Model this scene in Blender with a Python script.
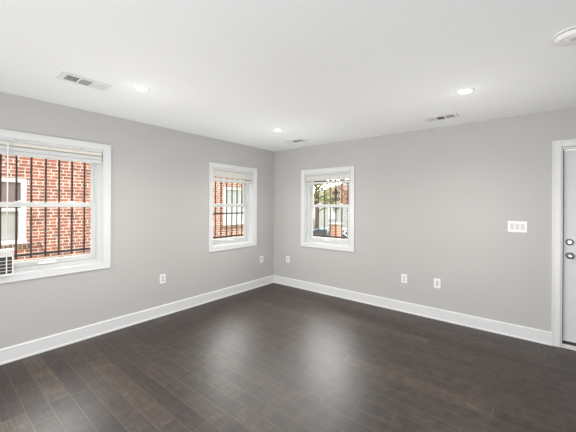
import bpy, bmesh, math, random
from mathutils import Vector, Matrix
random.seed(7)
PI = math.pi
sc = bpy.context.scene
C = sc.collection
for o in list(bpy.data.objects): bpy.data.objects.remove(o, do_unlink=True)

# ------------------------------------------------------------------ camera
F, CX, CY, YAW, ROLL = 294.68, 286.45, 205.09, math.radians(39.106), 0.0057
cam = bpy.data.cameras.new('camera'); co = bpy.data.objects.new('camera', cam); C.objects.link(co)
cam.sensor_width = 36; cam.lens = F*36/576
cam.shift_x = (288-CX)/576; cam.shift_y = (CY-216)/576
cam.clip_start = 0.02; cam.clip_end = 200
fw = Vector((-math.sin(YAW), math.cos(YAW), 0)); rt = Vector((math.cos(YAW), math.sin(YAW), 0)); zz = Vector((0,0,1))
r_ = rt*math.cos(ROLL) + zz*math.sin(ROLL); u_ = -rt*math.sin(ROLL) + zz*math.cos(ROLL)
M = Matrix.Identity(4)
for i in range(3): M[i][0] = r_[i]; M[i][1] = u_[i]; M[i][2] = -fw[i]
M.translation = Vector((3.651, -4.125, 1.441))
co.matrix_world = M
sc.camera = co

# ------------------------------------------------------------------ world, lights, exposure
sc.view_settings.view_transform = 'Standard'; sc.view_settings.look = 'None'
sc.view_settings.exposure = 0.0; sc.view_settings.gamma = 1.0; sc.view_settings.use_curve_mapping = False
w = bpy.data.worlds.new('overcast_sky'); sc.world = w; w.use_nodes = True
bg = w.node_tree.nodes['Background']; bg.inputs[0].default_value = (1.0, 0.99, 0.97, 1)
# overcast sky, brighter towards the hidden sun (a broad hazy lobe)
_n = w.node_tree.nodes; _l = w.node_tree.links
_tc = _n.new('ShaderNodeTexCoord'); _d = _n.new('ShaderNodeVectorMath'); _d.operation = 'DOT_PRODUCT'
_l.new(_tc.outputs['Generated'], _d.inputs[0]); _d.inputs[1].default_value = Vector((-.55, .68, .5)).normalized()
_m = _n.new('ShaderNodeMapRange'); _m.interpolation_type = 'SMOOTHSTEP'; _m.inputs[1].default_value = .45; _m.inputs[2].default_value = 1.0
_m.inputs[3].default_value = 3.9; _m.inputs[4].default_value = 23.0
_l.new(_d.outputs['Value'], _m.inputs[0]); _l.new(_m.outputs[0], bg.inputs[1])
def area(name, loc, target, sx, sy, power, col=(1,1,1)):
    l = bpy.data.lights.new(name, 'AREA'); l.shape = 'RECTANGLE'; l.size = sx; l.size_y = sy; l.energy = power; l.color = col
    o = bpy.data.objects.new(name, l); C.objects.link(o); o.location = loc
    o.rotation_euler = (Vector(target)-Vector(loc)).to_track_quat('-Z', 'Y').to_euler()
    return o
area('rear_fill_up', (3.9,-5.8,0.35), (3.5,-4.3,2.44), 4.0, 2.6, 24, (0.96,0.98,1))  # added fill behind the camera, no real fixture; brightens the ceiling
area('rear_fill_forward', (4.3,-5.2,0.5), (2.0,-1.2,2.44), 2.6, .8, 52, (0.96,0.98,1))  # added fill behind the camera, aimed at the far ceiling
area('rear_fill_soft', (2.2,-6.9,1.15), (3.6,0,1.3), 2.6, 1.8, 98, (1,0.99,0.975))  # added fill at the rear of the room, lifts the right wall
H = 2.44
RX, RY = 6.2, -7.4

# ------------------------------------------------------------------ materials
def mat(name, col, rough=0.5, metal=0.0, spec=0.5, noise=0.0, nscale=8.0, bump=0.0, bscale=60.0, emit=0.0):
    m = bpy.data.materials.new(name); m.use_nodes = True; nt = m.node_tree; b = nt.nodes['Principled BSDF']
    b.inputs['Base Color'].default_value = (*col, 1); b.inputs['Roughness'].default_value = rough
    b.inputs['Metallic'].default_value = metal; b.inputs['Specular IOR Level'].default_value = spec
    if emit: b.inputs['Emission Color'].default_value = (*col, 1); b.inputs['Emission Strength'].default_value = emit
    tc = nt.nodes.new('ShaderNodeTexCoord')
    if noise:
        n = nt.nodes.new('ShaderNodeTexNoise'); n.inputs['Scale'].default_value = nscale; n.inputs['Detail'].default_value = 3
        nt.links.new(tc.outputs['Object'], n.inputs['Vector'])
        r = nt.nodes.new('ShaderNodeMapRange'); r.inputs[1].default_value = .3; r.inputs[2].default_value = .7
        r.inputs[3].default_value = 1-noise; r.inputs[4].default_value = 1+noise
        mx = nt.nodes.new('ShaderNodeVectorMath'); mx.operation = 'SCALE'; mx.inputs[0].default_value = col
        nt.links.new(n.outputs[0], r.inputs[0]); nt.links.new(r.outputs[0], mx.inputs[3]); nt.links.new(mx.outputs[0], b.inputs['Base Color'])
    if bump:
        n = nt.nodes.new('ShaderNodeTexNoise'); n.inputs['Scale'].default_value = bscale
        nt.links.new(tc.outputs['Object'], n.inputs['Vector'])
        bp = nt.nodes.new('ShaderNodeBump'); bp.inputs['Strength'].default_value = bump; bp.inputs['Distance'].default_value = .002
        nt.links.new(n.outputs[0], bp.inputs['Height']); nt.links.new(bp.outputs[0], b.inputs['Normal'])
    return m
wall_m = mat('warm_grey_paint', (0.495,0.486,0.474), .75, spec=.2, noise=.012, nscale=1.5, bump=.15, bscale=120)
ceil_m = mat('ceiling_paint', (0.90,0.91,0.915), .9, spec=.1, noise=.008, nscale=1.2)
trim_m = mat('white_trim_paint', (0.71,0.715,0.72), .35, noise=.01, nscale=5)
vinyl = mat('white_vinyl', (0.64,0.65,0.645), .35, noise=.01, nscale=9)
plast = mat('white_plastic', (0.86,0.85,0.83), .4, noise=.01, nscale=20)
plast_g = mat('pale_grey_plastic', (0.62,0.61,0.59), .45, noise=.02, nscale=20)
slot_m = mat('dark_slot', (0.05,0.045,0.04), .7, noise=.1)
grille_w = mat('white_enamel', (0.80,0.80,0.79), .45, noise=.01)
duct_m = mat('duct_dark', (0.015,0.015,0.014), .8, noise=.1)
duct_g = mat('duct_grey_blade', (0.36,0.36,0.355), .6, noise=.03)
chrome = mat('satin_nickel', (0.40,0.39,0.38), .3, metal=1.0, noise=.05, nscale=30)
alum = mat('threshold_aluminium', (0.8,0.78,0.75), .35, metal=.6, noise=.04, nscale=20)
rubber = mat('black_rubber', (0.03,0.028,0.027), .7, noise=.1)
iron = mat('black_iron', (0.045,0.036,0.034), .55, noise=.15, nscale=30)
doorp = mat('door_paint', (0.66,0.665,0.67), .4, noise=.01)
grass = mat('grass_ground', (0.11,0.14,0.06), .95, noise=.25, nscale=3)
asph = mat('asphalt', (0.10,0.125,0.15), .9, noise=.1, nscale=4)
bark = mat('bark', (0.16,0.11,0.08), .9, noise=.3, nscale=12)
pale_side = mat('pale_siding', (0.36,0.36,0.36), .7, noise=.04, nscale=3)
shingle = mat('grey_shingles', (0.30,0.29,0.29), .9, noise=.25, nscale=14)
curtain = mat('grey_curtain', (0.52,0.52,0.53), .8, noise=.05, nscale=5)
mauve = mat('mauve_slats', (0.48,0.40,0.41), .7, noise=.05, nscale=9)
carp = mat('blue_grey_car_paint', (0.07,0.12,0.16), .25, noise=.03)
carglass = mat('dark_car_glass', (0.04,0.05,0.06), .08, noise=.05)
hedge_m = mat('hedge_green', (0.20,0.27,0.11), .8, noise=.35, nscale=10)

def leafmat(name, col):
    m = mat(name, col, .7, noise=.35, nscale=2.5); nt = m.node_tree
    b = nt.nodes['Principled BSDF']; out = nt.nodes['Material Output']
    t = nt.nodes.new('ShaderNodeBsdfTranslucent'); t.inputs[0].default_value = (*col, 1)
    mx = nt.nodes.new('ShaderNodeMixShader'); mx.inputs[0].default_value = .4
    nt.links.new(b.outputs[0], mx.inputs[1]); nt.links.new(t.outputs[0], mx.inputs[2]); nt.links.new(mx.outputs[0], out.inputs[0])
    return m
leaf_y = leafmat('yellow_green_leaves', (0.27,0.27,0.09))
leaf_p = leafmat('russet_leaves', (0.36,0.18,0.12))
leaf_g = leafmat('green_leaves', (0.16,0.20,0.08))
slat_w = mat('white_slat_vinyl', (0.80,0.79,0.75), .5, noise=.01)
slat_m = mat('cream_slat_vinyl', (0.93,0.90,0.82), .5, noise=.01)

def glass_mat():
    m = bpy.data.materials.new('window_glass'); m.use_nodes = True; nt = m.node_tree; nt.nodes.clear()
    o = nt.nodes.new('ShaderNodeOutputMaterial'); t = nt.nodes.new('ShaderNodeBsdfTransparent'); t.inputs[0].default_value = (.97,.985,.98,1)
    g = nt.nodes.new('ShaderNodeBsdfGlossy'); g.inputs['Roughness'].default_value = .03
    fr = nt.nodes.new('ShaderNodeFresnel'); fr.inputs[0].default_value = 1.08
    mx = nt.nodes.new('ShaderNodeMixShader')
    nt.links.new(fr.outputs[0], mx.inputs[0]); nt.links.new(t.outputs[0], mx.inputs[1]); nt.links.new(g.outputs[0], mx.inputs[2]); nt.links.new(mx.outputs[0], o.inputs[0])
    return m
glass = glass_mat()

def lamp_mat():
    m = bpy.data.materials.new('led_lens'); m.use_nodes = True; nt = m.node_tree; b = nt.nodes['Principled BSDF']
    b.inputs['Base Color'].default_value = (1,1,1,1); b.inputs['Emission Color'].default_value = (1,.97,.93,1); 
    tc = nt.nodes.new('ShaderNodeTexCoord'); sp = nt.nodes.new('ShaderNodeVectorMath'); sp.operation = 'MULTIPLY'; sp.inputs[1].default_value = (1,1,0)
    ln = nt.nodes.new('ShaderNodeVectorMath'); ln.operation = 'LENGTH'; mr = nt.nodes.new('ShaderNodeMapRange'); mr.interpolation_type = 'SMOOTHSTEP'
    mr.inputs[1].default_value = .01; mr.inputs[2].default_value = .060; mr.inputs[3].default_value = 5; mr.inputs[4].default_value = .35
    nt.links.new(tc.outputs['Object'], sp.inputs[0]); nt.links.new(sp.outputs[0], ln.inputs[0]); nt.links.new(ln.outputs['Value'], mr.inputs[0]); nt.links.new(mr.outputs[0], b.inputs['Emission Strength'])
    return m
led = lamp_mat()

def brick_mat(name, c1=(0.41,0.155,0.105), c2=(0.24,0.10,0.078), mortar=(0.66,0.62,0.56), upright=False):
    m = bpy.data.materials.new(name); m.use_nodes = True; nt = m.node_tree; b = nt.nodes['Principled BSDF']; b.inputs['Roughness'].default_value = .85
    tc = nt.nodes.new('ShaderNodeTexCoord'); s = nt.nodes.new('ShaderNodeSeparateXYZ'); nt.links.new(tc.outputs['Object'], s.inputs[0])
    a = nt.nodes.new('ShaderNodeMath'); a.operation = 'ADD'; nt.links.new(s.outputs[0], a.inputs[0]); nt.links.new(s.outputs[1], a.inputs[1])
    cb = nt.nodes.new('ShaderNodeCombineXYZ')
    if upright: nt.links.new(s.outputs[2], cb.inputs[0]); nt.links.new(a.outputs[0], cb.inputs[1])
    else: nt.links.new(a.outputs[0], cb.inputs[0]); nt.links.new(s.outputs[2], cb.inputs[1])
    br = nt.nodes.new('ShaderNodeTexBrick'); nt.links.new(cb.outputs[0], br.inputs['Vector'])
    br.inputs['Scale'].default_value = 1; br.inputs['Brick Width'].default_value = .205; br.inputs['Row Height'].default_value = .0675
    br.inputs['Mortar Size'].default_value = .008; br.inputs['Mortar Smooth'].default_value = .3; br.inputs['Bias'].default_value = 0
    br.inputs['Color1'].default_value = (*c1,1); br.inputs['Color2'].default_value = (*c2,1); br.inputs['Mortar'].default_value = (*mortar,1)
    br.squash = .55; br.squash_frequency = 3
    n = nt.nodes.new('ShaderNodeTexNoise'); n.inputs['Scale'].default_value = 5; n.inputs['Detail'].default_value = 4; nt.links.new(tc.outputs['Object'], n.inputs['Vector'])
    r = nt.nodes.new('ShaderNodeMapRange'); r.inputs[1].default_value = .3; r.inputs[2].default_value = .7; r.inputs[3].default_value = .75; r.inputs[4].default_value = 1.3
    mx = nt.nodes.new('ShaderNodeVectorMath'); mx.operation = 'SCALE'
    nt.links.new(n.outputs[0], r.inputs[0]); nt.links.new(br.outputs[0], mx.inputs[0]); nt.links.new(r.outputs[0], mx.inputs[3]); nt.links.new(mx.outputs[0], b.inputs['Base Color'])
    bp = nt.nodes.new('ShaderNodeBump'); bp.invert = True; bp.inputs['Strength'].default_value = .5; bp.inputs['Distance'].default_value = .006
    nt.links.new(br.outputs['Fac'], bp.inputs['Height']); nt.links.new(bp.outputs[0], b.inputs['Normal'])
    return m
brick = brick_mat('red_brick'); brick_up = brick_mat('rowlock_brick', (0.24,0.135,0.09), (0.14,0.085,0.065), (0.34,0.30,0.26), upright=True)
brick_o = brick_mat('orange_brick', (0.40,0.17,0.09), (0.33,0.14,0.08))

def floor_mat():
    m = bpy.data.materials.new('dark_stained_planks'); m.use_nodes = True; nt = m.node_tree; N = nt.nodes.new; L = nt.links.new
    b = nt.nodes['Principled BSDF']
    def math_(op, a, b_=None, c_=None):
        n = N('ShaderNodeMath'); n.operation = op
        for i, v in enumerate((a, b_, c_)):
            if v is None: continue
            if isinstance(v, (int, float)): n.inputs[i].default_value = v
            else: L(v, n.inputs[i])
        return n.outputs[0]
    tc = N('ShaderNodeTexCoord'); s = N('ShaderNodeSeparateXYZ'); L(tc.outputs['Object'], s.inputs[0])
    X, Y = s.outputs[0], s.outputs[1]
    W_, L_ = .125, 1.15
    v = math_('DIVIDE', math_('ADD', Y, 3.425+W_*80), W_)
    row = math_('FLOOR', v); fv = math_('FRACT', v)
    wn = N('ShaderNodeTexWhiteNoise'); wn.noise_dimensions = '1D'; L(row, wn.inputs['W'])
    u = math_('ADD', math_('DIVIDE', X, L_), math_('MULTIPLY', wn.outputs['Value'], 7.3))
    u = math_('ADD', u, 40)
    col = math_('FLOOR', u); fu = math_('FRACT', u)
    cb = N('ShaderNodeCombineXYZ'); L(row, cb.inputs[0]); L(col, cb.inputs[1])
    wp = N('ShaderNodeTexWhiteNoise'); wp.noise_dimensions = '2D'; L(cb.outputs[0], wp.inputs['Vector'])
    # grain
    gv = N('ShaderNodeCombineXYZ'); L(math_('ADD', math_('MULTIPLY', X, 1.6), math_('MULTIPLY', wp.outputs['Value'], 31)), gv.inputs[0]); L(math_('MULTIPLY', Y, 22), gv.inputs[1]); L(math_('MULTIPLY', wp.outputs['Value'], 9), gv.inputs[2])
    gn = N('ShaderNodeTexNoise'); gn.inputs['Scale'].default_value = 3.2; gn.inputs['Detail'].default_value = 7; gn.inputs['Roughness'].default_value = .72; L(gv.outputs[0], gn.inputs['Vector'])
    # blotches (cross-grain figure)
    bv = N('ShaderNodeCombineXYZ'); L(math_('ADD', math_('MULTIPLY', X, 9), math_('MULTIPLY', wp.outputs['Value'], 17)), bv.inputs[0]); L(math_('MULTIPLY', Y, 4), bv.inputs[1])
    bn = N('ShaderNodeTexNoise'); bn.inputs['Scale'].default_value = 1.6; bn.inputs['Detail'].default_value = 3; L(bv.outputs[0], bn.inputs['Vector'])
    cr = N('ShaderNodeValToRGB'); e = cr.color_ramp.elements
    e[0].position = 0; e[0].color = (0.030,0.0205,0.0175,1); e[1].position = 1; e[1].color = (0.062,0.043,0.031,1)
    for pz, cc in ((.35,(0.034,0.0235,0.0195,1)),(.7,(0.038,0.0265,0.0215,1)),(.9,(0.044,0.030,0.0235,1))):
        q = e.new(pz); q.color = cc
    L(wp.outputs['Value'], cr.inputs[0])
    g1 = N('ShaderNodeMapRange'); g1.inputs[1].default_value = .3; g1.inputs[2].default_value = .7; g1.inputs[3].default_value = .42; g1.inputs[4].default_value = 1.8; L(gn.outputs[0], g1.inputs[0])
    g2 = N('ShaderNodeMapRange'); g2.inputs[1].default_value = .3; g2.inputs[2].default_value = .7; g2.inputs[3].default_value = .7; g2.inputs[4].default_value = 1.4; L(bn.outputs[0], g2.inputs[0])
    mul = math_('MULTIPLY', g1.outputs[0], g2.outputs[0])
    sv = N('ShaderNodeVectorMath'); sv.operation = 'SCALE'; L(cr.outputs[0], sv.inputs[0]); L(mul, sv.inputs[3])
    # joints
    dv = math_('MINIMUM', fv, math_('SUBTRACT', 1, fv)); du = math_('MINIMUM', fu, math_('SUBTRACT', 1, fu))
    jv = math_('LESS_THAN', dv, .0016/W_); ju = math_('LESS_THAN', du, .0018/L_)
    j = math_('MAXIMUM', jv, ju)
    mx = N('ShaderNodeMix'); mx.data_type = 'RGBA'; L(j, mx.inputs[0]); L(sv.outputs[0], mx.inputs[6]); mx.inputs[7].default_value = (0.115,0.084,0.063,1)
    L(mx.outputs[2], b.inputs['Base Color'])
    rr = N('ShaderNodeMapRange'); rr.inputs[3].default_value = .36; rr.inputs[4].default_value = .47; L(gn.outputs[0], rr.inputs[0]); L(rr.outputs[0], b.inputs['Roughness'])
    b.inputs['Specular IOR Level'].default_value = .5
    bp = N('ShaderNodeBump'); bp.inputs['Strength'].default_value = .12; bp.inputs['Distance'].default_value = .002; L(gn.outputs[0], bp.inputs['Height']); L(bp.outputs[0], b.inputs['Normal'])
    return m
floor_m = floor_mat()

# ------------------------------------------------------------------ mesh helpers
class MB:
    def __init__(s): s.bm = bmesh.new()
    def box(s, x0,x1,y0,y1,z0,z1, mi=0, bev=0):
        b = bmesh.new(); bmesh.ops.create_cube(b, size=1)
        for v in b.verts: v.co = Vector(((x0+x1)/2+v.co.x*(x1-x0), (y0+y1)/2+v.co.y*(y1-y0), (z0+z1)/2+v.co.z*(z1-z0)))
        if bev: bmesh.ops.bevel(b, geom=b.edges[:], offset=bev, segments=2, affect='EDGES', profile=.5)
        s.merge(b, mi); return s
    def merge(s, b, mi=0, mtx=None):
        if mtx is not None: bmesh.ops.transform(b, matrix=mtx, verts=b.verts)
        d = {}
        for v in b.verts: d[v] = s.bm.verts.new(v.co)
        for f in b.faces:
            try: nf = s.bm.faces.new([d[v] for v in f.verts]); nf.material_index = mi; nf.smooth = f.smooth
            except ValueError: pass
        b.free()
    def cyl(s, c, r1, r2, h, axis='Z', seg=24, mi=0, bev=0):
        b = bmesh.new(); bmesh.ops.create_cone(b, cap_ends=True, segments=seg, radius1=r1, radius2=r2, depth=h)
        if bev: bmesh.ops.bevel(b, geom=[e for e in b.edges if len(e.link_faces)==2 and abs(e.verts[0].co.z-e.verts[1].co.z)<1e-6], offset=bev, segments=2, affect='EDGES')
        R = {'Z': Matrix.Identity(4), 'Y': Matrix.Rotation(-PI/2,4,'X'), 'X': Matrix.Rotation(PI/2,4,'Y')}[axis]
        s.merge(b, mi, Matrix.Translation(c) @ R); return s
    def lathe(s, c, prof, axis='Z', seg=32, mi=0):
        # prof: list of (radius, height)
        b = bmesh.new(); rings = []
        for r, h in prof:
            rings.append([b.verts.new((max(r,1e-5)*math.cos(2*PI*k/seg), max(r,1e-5)*math.sin(2*PI*k/seg), h)) for k in range(seg)])
        for a, c2 in zip(rings, rings[1:]):
            for k in range(seg):
                f = b.faces.new((a[k], a[(k+1)%seg], c2[(k+1)%seg], c2[k])); f.smooth = True
        b.faces.new(rings[0][::-1]); b.faces.new(rings[-1])
        R = {'Z': Matrix.Identity(4), 'Y': Matrix.Rotation(-PI/2,4,'X'), '-Y': Matrix.Rotation(PI/2,4,'X'), '-Z': Matrix.Rotation(PI,4,'X')}[axis]
        s.merge(b, mi, Matrix.Translation(c) @ R); return s
    def tube(s, pts, r, seg=6, mi=0, r2=None):
        pts = [Vector(q) for q in pts]; rings = []; n = len(pts); up = None
        for i, q in enumerate(pts):
            t = (pts[min(i+1,n-1)]-pts[max(i-1,0)]).normalized()
            if up is None: up = t.orthogonal().normalized()
            a = (up - t*up.dot(t)).normalized(); up = a; bb = t.cross(a)
            rr = r if r2 is None else r+(r2-r)*i/(n-1)
            rings.append([s.bm.verts.new(q+(a*math.cos(2*PI*k/seg)+bb*math.sin(2*PI*k/seg))*rr) for k in range(seg)])
        for a, c in zip(rings, rings[1:]):
            for k in range(seg):
                f = s.bm.faces.new((a[k], a[(k+1)%seg], c[(k+1)%seg], c[k])); f.smooth = True; f.material_index = mi
        for rg in (rings[0][::-1], rings[-1]):
            f = s.bm.faces.new(rg); f.material_index = mi
        return s
    def prism(s, poly, axis, a0, a1, mi=0):
        # poly in the plane normal to axis ('X': (y,z), 'Y': (x,z))
        mk = (lambda q, a: (a, q[0], q[1])) if axis == 'X' else (lambda q, a: (q[0], a, q[1]))
        A = [s.bm.verts.new(mk(q, a0)) for q in poly]; B = [s.bm.verts.new(mk(q, a1)) for q in poly]; n = len(poly)
        fs = [s.bm.faces.new(A), s.bm.faces.new(B[::-1])] + [s.bm.faces.new((A[k], B[k], B[(k+1)%n], A[(k+1)%n])) for k in range(n)]
        for f in fs: f.material_index = mi
        return s
    def frame(s, x0,x1,z0,z1, t, d0,d1, mi=0, bev=0, tb=None, tt=None):
        tb = t if tb is None else tb; tt = t if tt is None else tt
        s.box(x0,x0+t,d0,d1,z0,z1,mi,bev); s.box(x1-t,x1,d0,d1,z0,z1,mi,bev)
        s.box(x0+t,x1-t,d0,d1,z0,z0+tb,mi,bev); s.box(x0+t,x1-t,d0,d1,z1-tt,z1,mi,bev); return s
    def build(s, name, mats, parent=None, loc=None, rz=0):
        bmesh.ops.recalc_face_normals(s.bm, faces=s.bm.faces[:])
        me = bpy.data.meshes.new(name); s.bm.to_mesh(me); s.bm.free()
        for m in (mats if isinstance(mats, (list, tuple)) else [mats]): me.materials.append(m)
        o = bpy.data.objects.new(name, me); C.objects.link(o); o.parent = parent
        if loc is not None: o.location = loc
        o.rotation_euler[2] = rz
        return o
def empty(name, loc=(0,0,0), rz=0):
    o = bpy.data.objects.new(name, None); C.objects.link(o); o.location = loc; o.rotation_euler[2] = rz; o.empty_display_size = .1; return o
def tag(o, label=None, cat=None, group=None, kind=None):
    for k, v in (('label',label),('category',cat),('group',group),('kind',kind)):
        if v: o[k] = v
    return o
def copy_tree(o, parent=None):
    c = o.copy(); C.objects.link(c); c.parent = parent
    for ch in [x for x in list(bpy.data.objects) if x.parent == o]: copy_tree(ch, c)
    return c
LEFT = PI/2   # local x runs along +y, local y runs outwards (-x)

# ------------------------------------------------------------------ room shell
def holed_wall(name, u0, u1, z0, z1, d0, d1, holes, mats, rz=0, parent=None, loc=(0,0,0)):
    # slab in local (u, d, z) with real rectangular openings, inner face material 0, outer face material 1
    us = sorted({u0,u1,*[h[0] for h in holes],*[h[1] for h in holes]}); zs = sorted({z0,z1,*[h[2] for h in holes],*[h[3] for h in holes]})
    bm = bmesh.new()
    def solid(i, j):
        if i < 0 or j < 0 or i >= len(us)-1 or j >= len(zs)-1: return False
        cu, cz = (us[i]+us[i+1])/2, (zs[j]+zs[j+1])/2
        return not any(h[0]<cu<h[1] and h[2]<cz<h[3] for h in holes)
    V = {}
    def v(i, d, j):
        k = (i, d, j)
        if k not in V: V[k] = bm.verts.new((us[i], d, zs[j]))
        return V[k]
    dm = d0+.02
    for i in range(len(us)-1):
        for j in range(len(zs)-1):
            if not solid(i,j): continue
            f = bm.faces.new((v(i,d0,j),v(i+1,d0,j),v(i+1,d0,j+1),v(i,d0,j+1))); f.material_index = 0
            f = bm.faces.new((v(i,d1,j),v(i,d1,j+1),v(i+1,d1,j+1),v(i+1,d1,j))); f.material_index = 1
            for (a, c, ok) in (((i,j),(i,j+1),solid(i-1,j)),((i+1,j),(i+1,j+1),solid(i+1,j)),((i,j),(i+1,j),solid(i,j-1)),((i,j+1),(i+1,j+1),solid(i,j+1))):
                if ok: continue
                f = bm.faces.new((v(a[0],d0,a[1]),v(a[0],d1,a[1]),v(c[0],d1,c[1]),v(c[0],d0,c[1]))); f.material_index = 1
    mb = MB(); mb.bm.free(); mb.bm = bm
    return mb.build(name, mats, parent, loc, rz)

# window data: outer casing rectangle (u0,u1,z0,z1) and recess depth c of the vinyl frame
WIN = [dict(u0=-3.90,u1=-2.797,z0=.727,z1=2.103,c=.055,rz=LEFT, bl=(2.008,2.034,1.974,2.006,1.886,1.966)),
       dict(u0=-1.463,u1=-.472,z0=.738,z1=2.071,c=.105,rz=LEFT, bl=(1.966,1.998,1.868,1.962,1.800,1.845)),
       dict(u0=.636,u1=1.633,z0=.738,z1=2.043,c=.08,rz=0, bl=(1.938,1.968,1.852,1.934,1.795,1.828))]
K = .066
def hole(W): return (W['u0']+K, W['u1']-K, W['z0']+K, W['z1']-K)
TH = .2
tag(holed_wall('wall_left', RY, 0, -1.2, H+.3, 0, TH, [hole(WIN[0]), hole(WIN[1])], [wall_m, brick], LEFT), kind='structure')
DX0, DX1, DZ = 3.930, 4.875, 2.045
tag(holed_wall('wall_right', -TH, RX+TH, -1.2, H+.3, 0, TH, [hole(WIN[2]), (DX0,DX1,0,DZ)], [wall_m, brick], 0), kind='structure')
m = MB(); m.box(-TH,RX+TH,RY-TH,RY,-1.2,H+.3); tag(m.build('wall_rear', wall_m), kind='structure')
m = MB(); m.box(RX,RX+TH,RY,0,-1.2,H+.3); tag(m.build('wall_side', wall_m), kind='structure')
m = MB(); m.box(0,RX,RY,0,-.15,0); tag(m.build('floor', floor_m), kind='structure')
m = MB(); m.box(0,RX,RY,0,H,H+.15); tag(m.build('ceiling', ceil_m), kind='structure')

prof = [(0,0),(.024,0),(.024,.010),(.021,.016),(.015,.020),(.015,.104),(.012,.108),(.012,.114),(.018,.118),(.018,.124),(.010,.132),(.004,.137),(0,.137)]
def baseboard(name, which, end):
    bm = bmesh.new(); n = len(prof)
    if which == 'L': A = [bm.verts.new((t,-t,z)) for t,z in prof]; B = [bm.verts.new((t,end,z)) for t,z in prof]
    else: A = [bm.verts.new((t,-t,z)) for t,z in prof]; B = [bm.verts.new((end,-t,z)) for t,z in prof]
    for k in range(n-1): bm.faces.new((A[k],A[k+1],B[k+1],B[k]))
    bm.faces.new((A[n-1],A[0],B[0],B[n-1])); bm.faces.new(B); bm.faces.new(A[::-1])
    mb = MB(); mb.bm.free(); mb.bm = bm
    return tag(mb.build(name, trim_m), kind='structure')
baseboard('baseboard_left', 'L', RY); baseboard('baseboard_right', 'R', DX0-.066)
m = MB(); m.box(DX1+.066,RX,-.015,0,0,.137,bev=.003); tag(m.build('baseboard_side', trim_m), kind='structure')

# ------------------------------------------------------------------ windows
def casing_mb(u0,u1,z0,z1,k=K,bottom=True):
    m = MB(); 
    def strip(a,b,c,d):  # flat board with raised outer back band
        m.box(a,b,-.016,0,c,d,bev=.003)
    strip(u0,u0+k,z0,z1); strip(u1-k,u1,z0,z1); strip(u0+k,u1-k,z1-k,z1)
    m.box(u0-.002,u0+.012,-.021,0,z0-(.002 if bottom else 0),z1+.002,bev=.002); m.box(u1-.012,u1+.002,-.021,0,z0-(.002 if bottom else 0),z1+.002,bev=.002)
    m.box(u0+.012,u1-.012,-.021,0,z1-.012,z1+.002,bev=.002)
    if bottom:
        strip(u0+k,u1-k,z0,z0+k); m.box(u0+.012,u1-.012,-.021,0,z0-.002,z0+.012,bev=.002)
    return m
for i, W in enumerate(WIN):
    u0,u1,z0,z1 = W['u0'],W['u1'],W['z0'],W['z1']; c = W['c']; a0,a1,b0,b1 = hole(W); rz = W['rz']; uc = (a0+a1)/2
    root = tag(empty('window_%d' % (i+1), (0,0,0), rz), kind='structure')
    root.location = (0,0,0)
    casing_mb(u0,u1,z0,z1).build('casing', trim_m, root)
    m = MB(); m.frame(a0,a1,b0,b1,.008,.0,c,bev=0)
    m.build('jamb_lining', trim_m, root)
    m = MB(); m.frame(a0,a1,b0,b1,.052,c,c+.085,tb=.045,tt=.045); m.frame(a0+.052,a1-.052,b0+.045,b1-.045,.008,c+.03,c+.036)
    m.box(a0+.052,a1-.052,c-.004,c+.006,b0+.028,b0+.045,bev=.002)
    m.build('vinyl_frame', vinyl, root)
    zm = 1.43
    s0,s1 = a0+.053,a1-.053
    # upper sash (outer track)
    us_ = MB(); us_.frame(s0,s1,zm-.02,b1-.046,.040,c+.040,c+.062,bev=.003,tb=.042,tt=.04); us = us_.build('upper_sash', vinyl, root)
    g = MB(); g.box(s0+.038,s1-.038,c+.050,c+.053,zm+.02,b1-.084); g.build('pane', glass, us)
    ls_ = MB(); ls_.frame(s0,s1,b0+.046,zm+.024,.045,c+.008,c+.034,bev=.003,tb=.050,tt=.046)
    ls = ls_.build('lower_sash', vinyl, root)
    g = MB(); g.box(s0+.043,s1-.043,c+.020,c+.023,b0+.094,zm-.02); g.build('pane', glass, ls)
    for q in (-.21,.21):
        lk = MB(); lk.box(uc+q-.03,uc+q+.03,c+.010,c+.036,zm+.024,zm+.032,bev=.002); lk.box(uc+q-.008,uc+q+.026,c+.012,c+.024,zm+.032,zm+.040,bev=.002)
        lk.build('sash_lock', plast, ls)
    lf = MB(); lf.box(uc-.072,uc+.072,c-.012,c+.010,b0+.052,b0+.060,bev=.002); lf.box(uc-.072,uc+.072,c-.016,c-.010,b0+.052,b0+.075,bev=.002)
    lf.build('sash_lift', plast, ls)
    bs = MB(); bs.box(a0,a1,c+.086,TH+.055,b0-.02,.888+0*b0,bev=.004); bs.build('brick_sill', brick_up, root)

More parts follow.
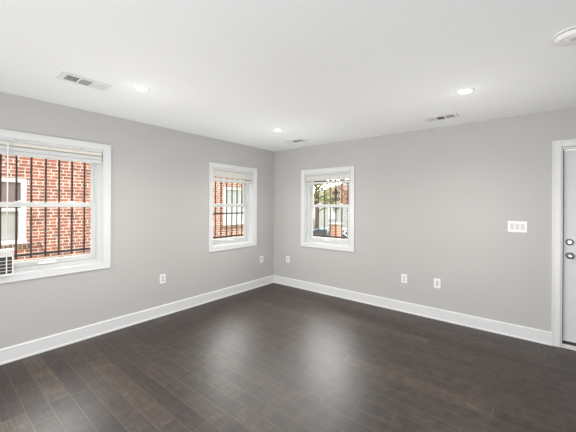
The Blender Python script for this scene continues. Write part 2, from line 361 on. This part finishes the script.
# blinds (raised)
BL = ['white raised mini blind over the brick view, wand hanging at frame edge',
      'white raised mini blind in the window on left wall nearest the corner',
      'white raised mini blind in the window on the right wall']
for i, W in enumerate(WIN):
    a0,a1,b0,b1 = hole(W); h0,h1,s0z,s1z,r0,r1 = W['bl']; c = W['c']
    x0,x1 = a0+.012,a1-.012; dm = min(c-.01,.045)
    # origin at headrail centre
    P = Vector(((a0+a1)/2, .004, h0))
    root = empty('window_blind', Matrix.Rotation(W['rz'],4,'Z') @ P, W['rz']); tag(root, BL[i], 'blind', 'raised mini blinds')
    def loc(mb, name, mt, par):
        o = mb.build(name, mt); o.parent = par; 
        for v in o.data.vertices: v.co -= P
        return o
    m = MB(); m.box(x0,x1,.004,dm,h0,h1,bev=.004)
    if i: m.box(x0,x0+.02,.002,dm,h0-.004,h1+.003,bev=.003); m.box(x1-.02,x1,.002,dm,h0-.004,h1+.003,bev=.003)
    hr = loc(m, 'headrail', vinyl, root)
    if i:
        for a,b in ((x0-.0035,x0+.016),(x1-.016,x1+.0035)): m = MB(); m.box(a,b,.002,dm,h1,b1-.0085,bev=.001); loc(m,'mounting_bracket',vinyl,root)
    else:
        for a in (-3.59,-3.07): m = MB(); m.box(a-.013,a+.013,.0005,.0045,h1-.010,h1-.003); loc(m,'bracket_clip',duct_g,hr)
    m = MB(); n = int((s1z-s0z)/.0042)
    for k in range(n):
        z = s0z+(s1z-s0z)*k/n; m.box(x0+.004,x1-.004,.008,dm-.003,z,z+.0036,bev=.0008)
    loc(m, 'slat_stack', slat_w if i else slat_m, root)
    m = MB(); m.box(x0+.002,x1-.002,.006,dm,r0,(r0+r1)/2-.002 if i==0 else r1,bev=.004)
    if i == 0: m.box(x0+.002,x1-.002,.008,dm-.004,(r0+r1)/2,r1,bev=.004)
    loc(m, 'bottom_rail', vinyl, root)
    for q in (.12,.5,.88):
        x = x0+(x1-x0)*q; m = MB(); m.tube([(x,.006,r0+.005),(x,.006,h0+.003)],.0016,5); loc(m, 'ladder_cord', vinyl, root)
    if i == 0:
        m = MB(); m.tube([(-3.647,.001,h0+.004),(-3.647,-.012,h0-.02),(-3.651,-.004,1.12)],.0055,6); loc(m, 'tilt_wand', plast, root)

# iron guards outside
GD = [dict(w=0, bars=[-3.775,-3.660,-3.545,-3.431,-3.314,-3.199,-3.082,-2.962,-2.845], rails=(.922,1.43,2.02), lab='dark iron bars outside the wide brick-view window at left', sc=False),
      dict(w=1, bars=[-1.35,-1.236,-1.121,-1.007,-.889,-.773,-.66,-.545], rails=(.905,1.296,1.856), lab='dark iron bars with cross rail outside window nearest the corner', sc=False),
      dict(w=2, bars=[.68,.80,.923,1.039,1.148,1.263,1.373,1.488,1.60], rails=(.905,1.856), lab='dark iron bars with central scroll ornament outside right wall window', sc=True)]
for G in GD:
    W = WIN[G['w']]; rz = W['rz']; D = .285; uc = (W['u0']+W['u1'])/2
    P = Vector((uc, D, .88)); root = empty('window_guard', Matrix.Rotation(rz,4,'Z') @ P, rz); tag(root, G['lab'], 'window bars', 'iron window guards')
    x0, x1 = W['u0']-.02, W['u1']+.02
    for b in G['bars']:
        m = MB(); m.box(b-uc-.0075,b-uc+.0075,-.0075,.0075,-.02,1.26); m.build('bar', iron, root)
    for r in G['rails']:
        m = MB(); m.box(x0-uc,x1-uc,-.0135,-.0075,r-.88-.012,r-.88+.012)
        m.box(x0-uc,x0-uc+.02,TH-D,-.0075,r-.88-.012,r-.88+.012); m.box(x1-uc-.02,x1-uc,TH-D,-.0075,r-.88-.012,r-.88+.012); m.build('rail', iron, root)
    if G['sc']:
        m = MB(); cx = 1.148-uc; cz = 1.60-.88
        for sx in (-1,1):
            for (oz, sg) in ((0,1),(0,-1)):
                pts = []
                for k in range(26):
                    t = k/25; a = t*2.6*PI; rr = .034*(1-t*.72)
                    pts.append((cx+sx*(.008+.034-rr*math.cos(a)), -.0, cz+oz+sg*(.03+rr*math.sin(a)+.015)))
                m.tube(pts,.008,6)
                pts = []
                for k in range(26):
                    t = k/25; a = t*2.2*PI; rr = .030*(1-t*.7)
                    pts.append((cx+sx*(.008+.030-rr*math.cos(a)), 0, cz-.19+sg*(.012+rr*math.sin(a))))
                m.tube(pts,.0075,6)
        m.lathe((cx,0,cz-.30),[(.008,0),(.020,.03),(.010,.06),(.024,.10),(.018,.13),(.008,.16)],seg=10)
        m.lathe((cx,0,cz+.06),[(.008,0),(.018,.02),(.022,.05),(.012,.09),(.003,.13)],seg=10)
        m.lathe((cx,0,cz-.06),[(.010,0),(.018,.03),(.020,.06),(.018,.09),(.010,.12)],seg=10)
        m.build('scroll_ornament', iron, root)

# small ventilation unit standing in the first window at the picture's left edge
P = Vector((-3.695,-.03,.794)); root = empty('window_ventilator', Matrix.Rotation(LEFT,4,'Z')@P, LEFT)
tag(root, 'small white slotted ventilator box standing on window sill at left edge', 'ventilator')
m = MB(); m.box(-.082,.082,-.045,.070,0,.235,bev=.006); m.box(-.086,.086,-.05,-.004,.225,.243,bev=.004); m.build('housing', plast, root)
m = MB(); [m.box(-.072+k*.016,-.065+k*.016,-.0475,-.044,.182,.220) for k in range(10)]; m.build('top_slots', plast_g, root)
m = MB(); m.box(-.05,.070,-.0465,-.044,.022,.172); g = m.build('grille_opening', slot_m, root)
m = MB(); [m.box(-.048,.068,-.0485,-.0455,.045+k*.03,.049+k*.03) for k in range(4)]; m.box(.030,.038,-.050,-.0455,.024,.17); m.build('louver', plast, g)

# ------------------------------------------------------------------ door
root = tag(empty('door_1'), kind='structure')
cx0, cx1 = DX0-.066, DX1+.066
casing_mb(cx0,cx1,0,DZ+.075,k=.066,bottom=False).build('casing', trim_m, root)
m = MB(); m.box(DX0,DX0+.014,0,.16,.018,DZ-.014); m.box(DX1-.014,DX1,0,.16,.018,DZ-.014); m.box(DX0,DX1,0,.16,DZ-.014,DZ); m.build('jamb', trim_m, root)
m = MB(); m.box(DX0+.014,DX0+.025,.060,.075,.03,DZ-.014); m.build('weatherstrip', rubber, root)
sx0, sx1, sz0, sz1 = DX0+.025, DX1-.016, .058, DZ-.026
m = MB(); d0, d1 = .055, .098
# slab built from stiles and rails with six recessed, raised-field panels
pu = [(sx0+.125, (sx0+sx1)/2-.055), ((sx0+sx1)/2+.055, sx1-.125)]; pz = [(.25,.83),(1.00,1.60),(1.72,1.90)]
m.box(sx0,sx1,d0+.010,d1,sz0,sz1)
for a,b in ((sx0,pu[0][0]),(pu[0][1],pu[1][0]),(pu[1][1],sx1)): m.box(a,b,d0,d0+.010,sz0,sz1)
for a,b in pu:
    for c_,d_ in zip([sz0]+[q[1] for q in pz],[q[0] for q in pz]+[sz1]): m.box(a,b,d0,d0+.010,c_,d_)
    for c_,d_ in pz: m.box(a+.03,b-.03,d0+.002,d0+.010,c_+.03,d_-.03,bev=.0035)
slab = m.build('door_slab', doorp, root)
hw = empty('dummy'); bpy.data.objects.remove(hw)
m = MB(); m.lathe((4.000,d0,1.079),[(.033,0),(.033,.006),(.027,.013),(.022,.014),(.021,.020),(.017,.022)],'-Y' if False else 'Y'); 
db = m.build('deadbolt', chrome, slab)
for v in db.data.vertices: v.co.y = 2*d0 - v.co.y
m = MB(); m.box(3.996,4.004,.020,.034,1.066,1.092,bev=.002); m.build('thumb_turn', chrome, db) if False else m.bm.free()
m = MB(); m.lathe((4.003,d0,.940),[(.034,0),(.034,.006),(.028,.011),(.014,.014),(.012,.030),(.016,.036),(.026,.044),(.029,.056),(.024,.066),(.010,.070)],'Y')
kn = m.build('doorknob', chrome, slab)
for v in kn.data.vertices: v.co.y = 2*d0 - v.co.y
for o_ in (db, kn):
    bm = bmesh.new(); bm.from_mesh(o_.data); bmesh.ops.recalc_face_normals(bm, faces=bm.faces[:]); bm.to_mesh(o_.data); bm.free()
m = MB(); m.box(DX0,DX0+.004,.004,.030,.91,.97); m.build('strike_plate', chrome, root)
m = MB(); m.box(sx0,sx1,.058,.095,.028,.059); m.build('door_sweep', rubber, slab)
m = MB(); m.box(DX0-.0,DX1,-.012,.16,0,.018,bev=.004); m.box(DX0+.014,DX1-.014,.03,.12,.016,.027,bev=.004); m.build('threshold', alum, root)

# ------------------------------------------------------------------ wall plates
def outlet_plate(y_or_x, z, rz, lab, kind='duplex'):
    P = Vector((y_or_x, 0, z)); root = empty('wall_outlet', Matrix.Rotation(rz,4,'Z')@P, rz); tag(root, lab, 'outlet', 'wall outlets')
    m = MB(); m.box(-.039,.039,-.007,0,-.060,.060,bev=.003); m.build('cover_plate', plast, root)
    if kind == 'duplex':
        for s in (-1,1):
            m = MB(); m.cyl((0,-.008,s*.0205),.0165,.0165,.004,'Y',20,bev=.0006); r = m.build('receptacle', plast_g, root)
            m = MB(); m.box(-.0075,-.0055,-.0112,-.0095,s*.0205-.001,s*.0205+.009); m.box(.0055,.0075,-.0112,-.0095,s*.0205-.001,s*.0205+.008); m.cyl((0,-.0103,s*.0205-.007),.0025,.0025,.0016,'Y',10); m.build('slots', slot_m, r)
        m = MB(); m.cyl((0,-.0073,0),.003,.003,.0016,'Y',10); m.build('screw', chrome, root)
    else:
        m = MB(); m.box(-.0165,.0165,-.010,-.006,-.033,.033,bev=.0015); r = m.build('receptacle', plast_g, root)
        for s in (-1,1):
            m = MB(); m.box(-.0075,-.0055,-.0112,-.0095,s*.017-.001,s*.017+.009); m.box(.0055,.0075,-.0112,-.0095,s*.017-.001,s*.017+.008); m.cyl((0,-.0103,s*.017-.007),.0025,.0025,.0016,'Y',10); m.build('slots', slot_m, r)
    return root
outlet_plate(-2.171,.478,LEFT,'white outlet low on left wall between the two left windows')
outlet_plate(-.329,.476,LEFT,'white outlet on left wall just left of the room corner')
outlet_plate(.341,.470,0,'white outlet on right wall just right of the room corner')
outlet_plate(2.372,.452,0,'white outlet on right wall, left one of the middle pair')
outlet_plate(2.779,.456,0,'white block-faced outlet on right wall, pair member nearer the door','decora')
root = empty('light_switch',(3.578,0,1.218)); tag(root,'white triple rocker switch plate on wall left of the door','switch')
m = MB(); m.box(-.083,.083,-.007,0,-.060,.060,bev=.003); m.build('cover_plate', plast, root)
for k in (-1,0,1):
    m = MB(); m.frame(k*.046-.0185,k*.046+.0185,-.035,.035,.002,-.0076,-.006); f = m.build('rocker_frame', plast_g, root)
    m = MB(); m.prism([(-.006,-.032),(-.0125,-.032),(-.008,0),(-.0095,.032),(-.006,.032)],'X',k*.046-.0155,k*.046+.0155); m.build('rocker', plast_g, f)

# ------------------------------------------------------------------ ceiling fixtures
def vent(x, y, rz, lab):
    # local x = long axis (0.30), sits under the ceiling
    root = empty('ceiling_vent',(x,y,H),rz); tag(root, lab, 'vent', 'ceiling air vents')
    m = MB(); Lx, Ly = .168, .088
    m.box(-Lx,Lx,-Ly,-.058,-.006,0,bev=.002); m.box(-Lx,Lx,.058,Ly,-.006,0,bev=.002)
    for a,b in ((-Lx,-.135),(-.050,-.038),(.038,.050),(.135,Lx)): m.box(a,b,-.058,.058,-.006,0,bev=.0015)
    m.build('face_plate', grille_w, root)
    m = MB(); m.frame(-Lx-.002,Lx+.002,-Ly-.002,Ly+.002,.006,0,.0012); g = m.build('edge_shadow_ring', duct_g, root); g.rotation_euler[0] = -PI/2  # thin dark ring standing in for the shadow line around the plate
    m = MB(); m.box(-.135,.135,-.058,.058,-.0015,0); m.build('duct_opening', duct_m, root)
    m = MB()
    for k in range(5):
        x_ = -.128+k*.0185; m.box(x_,x_+.003,-.058,.058,-.005,-.004)
    for k in range(3): m.box(-.135,-.050,-.031+k*.028,-.028+k*.028,-.0065,-.005)
    m.build('cross_louver', grille_w, root)
    m = MB()
    for k in range(10): y_ = -.056+k*.0115; m.prism([(y_,-.0015),(y_+.009,-.0065),(y_+.0105,-.006),(y_+.002,-.0015)],'X',-.037,.037)
    m.build('middle_louver', duct_g, root)
    m = MB()
    for k in range(8): x_ = .052+k*.0103; m.prism([(x_,-.0015),(x_+.0075,-.0065),(x_+.009,-.006),(x_+.002,-.0015)],'Y',-.056,.056)
    m.build('end_louver', grille_w, root)
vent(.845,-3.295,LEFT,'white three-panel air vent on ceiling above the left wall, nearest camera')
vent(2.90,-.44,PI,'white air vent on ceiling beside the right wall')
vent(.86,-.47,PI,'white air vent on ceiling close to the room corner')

def downlight(x, y, lab, r=.074):
    root = empty('recessed_light',(x,y,H)); tag(root, lab, 'ceiling light', 'recessed ceiling lights')
    m = MB(); m.lathe((0,0,0),[(r,0),(r,.001),(r-.012,.004),(r-.016,.004)],'-Z',36); m.build('trim_ring', grille_w, root)
    m = MB(); m.lathe((0,0,-.002),[(r-.014,0),(r-.014,.002),(r-.03,.006),(r-.05,.008),(.004,.009)],'-Z',36); m.build('lens', led, root)
    l = bpy.data.lights.new('recessed_lamp','SPOT'); l.energy = 22; l.spot_size = math.radians(150); l.spot_blend = .9; l.shadow_soft_size = .03; l.color = (1,.965,.92)
    o = bpy.data.objects.new('recessed_lamp', l); C.objects.link(o); o.parent = root; o.location = (0,0,-.06)
    l2 = bpy.data.lights.new('halo_fill','POINT'); l2.energy = .16; l2.shadow_soft_size = .02; l2.color = (1,.97,.93)  # added point light below the lens, makes a halo on the ceiling
    o = bpy.data.objects.new('halo_fill', l2); C.objects.link(o); o.parent = root; o.location = (0,0,-.10)
    l3 = bpy.data.lights.new('ceiling_fill','POINT'); l3.energy = 18; l3.shadow_soft_size = .35; l3.color = (1,.985,.96)  # added point light hung in mid-room, no fixture; evens out the ceiling
    o = bpy.data.objects.new('ceiling_fill', l3); C.objects.link(o); o.parent = root; o.location = (0,0,-1.2)
downlight(1.08,-2.953,'glowing round recessed light on ceiling beside the near left vent')
downlight(1.086,-1.156,'glowing round recessed light on ceiling nearest the room corner')
downlight(3.236,-1.168,'glowing round recessed light on ceiling above the right wall vent')

root = empty('smoke_detector',(3.855,-1.778,H)); tag(root,'white round smoke detector on ceiling at the upper right','smoke detector')
m = MB(); m.lathe((0,0,0),[(.084,0),(.084,.005),(.080,.009)],'-Z',40); m.build('base_plate', plast, root)
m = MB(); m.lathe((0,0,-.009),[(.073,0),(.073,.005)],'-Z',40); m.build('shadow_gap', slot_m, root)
m = MB(); m.lathe((0,0,-.0125),[(.077,0),(.079,.004),(.077,.022),(.069,.027),(.03,.029),(.005,.030)],'-Z',40); b = m.build('body', plast, root)
m = MB(); m.lathe((.008,-.012,-.041),[(.022,0),(.022,.0025),(.019,.003)],'-Z',28); m.build('test_button', plast_g, b)
m = MB(); m.tube([(-.034+.02*math.cos(a),-.03+.02*math.sin(a),-.0405) for a in [k*PI/6 for k in range(13)]],.0022,5); m.build('vent_ring', plast_g, b)

# ------------------------------------------------------------------ outside
GZ = -1.2
m = MB(); m.box(-60,30,-25,45,GZ-.3,GZ); tag(m.build('ground', grass), kind='structure')
m = MB(); m.box(-60,40,6.6,13,GZ-.02,GZ+.015); tag(m.build('street', asph), kind='structure')

# brick neighbour on the left (face at x = -4)
NX = -4.0
root = empty('neighbor_house',(NX,-2,GZ)); tag(root,'red brick house with white windows seen through the left wall windows','house')
NW = [(-4.05,-2.84,.66,1.94),(2.04,3.20,.77,2.03)]
o = holed_wall('wall', -11, 5.0, GZ, 3.05, 0, .3, [(a,b,c,d) for a,b,c,d in NW], [brick, brick], LEFT); o.parent = root; o.location = (0,2,-GZ)
m = MB(); m.box(-7,-.3,2+5.0-.3,7.0,0,3.05-GZ); m.box(-7,-.3,-9,-8.7,0,3.05-GZ); m.box(-7,-6.7,-8.7,6.7,0,3.05-GZ); m.build('wall', brick, root)
m = MB(); m.prism([(.45,4.18),(.45,4.30),(-3.5,6.0),(-7.4,4.30),(-7.4,4.18)],'Y',-9.4,7.4); m.build('roof', shingle, root)
m = MB(); m.box(.45,.49,-9.4,7.4,4.14,4.34); m.build('fascia', trim_m, root)
for (a,b,c,d) in NW:
    ya, yb, za, zb = a+2, b+2, c-GZ, d-GZ
    f = MB(); 
    def fb(y0,y1,z0,z1,x0,x1): f.box(x0,x1,y0,y1,z0,z1)
    t = .085
    fb(ya,ya+t,za+.07,zb-t,-.10,-.02); fb(yb-t,yb,za+.07,zb-t,-.10,-.02); fb(ya,yb,za,za+.07,-.10,.02); fb(ya,yb,zb-t,zb,-.10,-.02)
    zm = (za+zb)/2+.02; fb(ya+t,yb-t,zm-.03,zm+.03,-.10,-.05); fb((yb-t)-.03,yb-t,za+.07,zm-.03,-.10,-.05); fb(ya+t,ya+t+.03,za+.07,zm-.03,-.10,-.05)
    fo = f.build('window_frame', trim_m, root)
    g = MB(); g.box(-.080,-.076,ya+t,yb-t,za+.07,zb-t); g.build('pane', glass, fo)
    s = MB(); n = 22
    for k in range(n):
        z = zm+.03+(zb-t-zm-.03)*k/n; s.prism([(-.118,z),(-.100,z+.024),(-.098,z+.022),(-.116,z-.002)],'Y',ya+.01,yb-.01)
    s.build('slatted_blind', mauve if a < 0 else trim_m, fo)
    s = MB(); s.box(-.135,-.125,ya,yb,za,zb); s.build('curtain', curtain if a < 0 else trim_m, fo)
    s = MB(); s.box(-.05,.035,ya-.06,yb+.06,za-.10,za); s.build('brick_sill', brick_up, fo)

m = MB(); m.tube([(0,0,0),(0,.04,-.07),(0,.07,-.16),(0,.14,-.24),(0,.2,-.33)],.007,6)
tag(m.build('wall_cable', iron, loc=(NX+.012,-2.66,.66)), 'dark loose cable hanging on the red brick wall below its window', 'cable')

def tree(x, y, h, cr, cz, lm, lab, n=900, ls=.13, seed=1):
    rd = random.Random(seed); root = empty('tree',(x,y,GZ)); tag(root, lab, 'tree', None)
    m = MB(); m.tube([(0,0,0),(.05,.03,h*.3),(-.04,.02,h*.6),(.03,0,h*.85)],h*.028,8,r2=h*.008)
    ends = []
    for k in range(14):
        z = h*(.3+.045*k); a = k*2.4; L = cr*(.9-.03*k)
        e = Vector((math.cos(a)*L, math.sin(a)*L, z+L*.55)); ends.append(e)
        m.tube([(0,0,z),e*.5+Vector((0,0,z*.5-.02)),e],h*.009,5,r2=h*.003)
    m.build('trunk', bark, root)
    m = MB()
    for k in range(n):
        e = rd.choice(ends); q = e*rd.uniform(.45,1.0)+Vector((0,0,0)); q.z = e.z*rd.uniform(.86,1.05)
        q += Vector((rd.gauss(0,.28),rd.gauss(0,.28),rd.gauss(0,.25)))*cr*.6
        s = ls*rd.uniform(.6,1.3); R = Matrix.Rotation(rd.uniform(0,6.28),3,'Z') @ Matrix.Rotation(rd.uniform(-1.3,1.3),3,'X')
        vs = [m.bm.verts.new(q+R@Vector(p_)*s) for p_ in ((-.5,0,0),(0,-.3,.05),(.6,0,0),(0,.3,.05))]
        m.bm.faces.new(vs)
    m.build('foliage', lm, root)
tree(-8.2,13.9,7.0,1.75,3,leaf_y,'yellow-green leafy tree seen at left through right wall window',3600,.2,3)
tree(-6.6,18.6,8.2,1.7,3,leaf_g,'green tree farther off behind the scroll bars, middle of right wall window',1500,.2,5)
tree(-4.45,12.1,6.8,1.5,3,leaf_p,'russet leafy tree seen at right through right wall window',2200,.18,8)

# orange brick pier, hedge, car, pale house across the street
root = empty('brick_pier',(-2.78,7.2,GZ)); tag(root,'orange brick gate pier behind the right wall window bars','pier')
m = MB(); m.box(-.22,.22,-.22,.22,0,1.80,bev=.01); m.build('shaft', brick_o, root)
m = MB(); m.box(-.26,.26,-.26,.26,1.80,1.87,bev=.015); m.build('cap', pale_side, root)
m = MB(); rd = random.Random(4)
m.box(-.9,.9,-.28,.28,0,1.25,bev=.1)
for k in range(900):
    q = Vector((rd.uniform(-.95,.95), rd.choice((-1,1))*rd.uniform(.2,.34), rd.uniform(.05,1.35))) if k%3 else Vector((rd.uniform(-.95,.95), rd.uniform(-.3,.3), rd.uniform(1.2,1.42)))
    R = Matrix.Rotation(rd.uniform(0,6.28),3,'Z') @ Matrix.Rotation(rd.uniform(-1.3,1.3),3,'X')
    vs = [m.bm.verts.new(q+R@Vector(p_)*.1) for p_ in ((-.5,0,0),(0,-.3,.05),(.6,0,0),(0,.3,.05))]; m.bm.faces.new(vs)
tag(m.build('hedge', hedge_m, loc=(-.8,6.0,GZ)), 'trimmed green hedge to the right of the orange brick pier', 'hedge')

def car(x, y, rz, lab):
    root = empty('parked_car',(x,y,GZ+.015),rz); tag(root, lab, 'car')
    low = [(-2.2,.35),(-2.22,.62),(-2.1,.86),(-1.45,.95),(1.1,.93),(1.95,.80),(2.15,.62),(2.15,.32),(1.75,.25),(-1.9,.25)]
    m = MB(); m.prism(low,'Y',-.86,.86); 
    b = m.build('body', carp, root); bv = b.modifiers.new('b','BEVEL'); bv.width = .06; bv.segments = 3
    def cab(name, pts, wb, wt, mt):
        bm = bmesh.new(); 
        zt = max(p[1] for p in pts); zb = min(p[1] for p in pts)
        def W(z): return wb+(wt-wb)*(z-zb)/(zt-zb)
        A = [bm.verts.new((p[0],-W(p[1]),p[1])) for p in pts]; B = [bm.verts.new((p[0],W(p[1]),p[1])) for p in pts]; n = len(pts)
        bm.faces.new(A); bm.faces.new(B[::-1]); [bm.faces.new((A[k],B[k],B[(k+1)%n],A[(k+1)%n])) for k in range(n)]
        mb = MB(); mb.bm.free(); mb.bm = bm; return mb.build(name, mt, root)
    cab('window_glass', [(-1.65,.93),(-1.15,1.38),(.25,1.40),(1.05,.93)], .80, .62, carglass)
    cab('roof', [(-1.18,1.38),(-1.05,1.44),(.15,1.45),(.30,1.39)], .64, .58, carp)
    for px in (-1.37,-.35,.98):
        pass
    for s in (-1,1):
        for xa, xb in ((-1.65,-1.13),(1.07,.25),(-.38,-.38)):
            m = MB(); m.tube([(xa,s*.80,.93),(xb,s*.63,1.39)],.035,6); m.build('pillar', carp, root)
    for wx in (-1.35,1.35):
        for s in (-1,1):
            m = MB(); m.cyl((wx,s*.78,.32),.32,.32,.2,'Y',24,bev=.03); wl = m.build('wheel', rubber, root)
            m = MB(); m.cyl((wx,s*.885,.32),.19,.17,.02,'Y',16); m.build('hubcap', alum, wl)
car(-3.6,9.2,0,'blue-grey car parked in the street beyond the orange brick pier')

root = empty('street_house',(-11.5,25,GZ)); tag(root,'pale sided house across the street beyond the parked car','house')
m = MB(); m.box(-6,6,0,6,0,3.4); m.build('wall', pale_side, root)
m = MB(); m.prism([(-6.4,3.4),(0,5.2),(6.4,3.4)],'Y',-.4,6.4); m.build('roof', pale_side, root)
for wx in (-4.2,-1.8,.6,3.0,4.9):
    m = MB(); m.frame(wx-.5,wx+.5,1.1,2.5,.08,-.05,0); f = m.build('window', trim_m, root)
    m = MB(); m.box(wx-.42,wx+.42,-.02,-.005,1.18,2.42); m.build('pane', curtain, f)
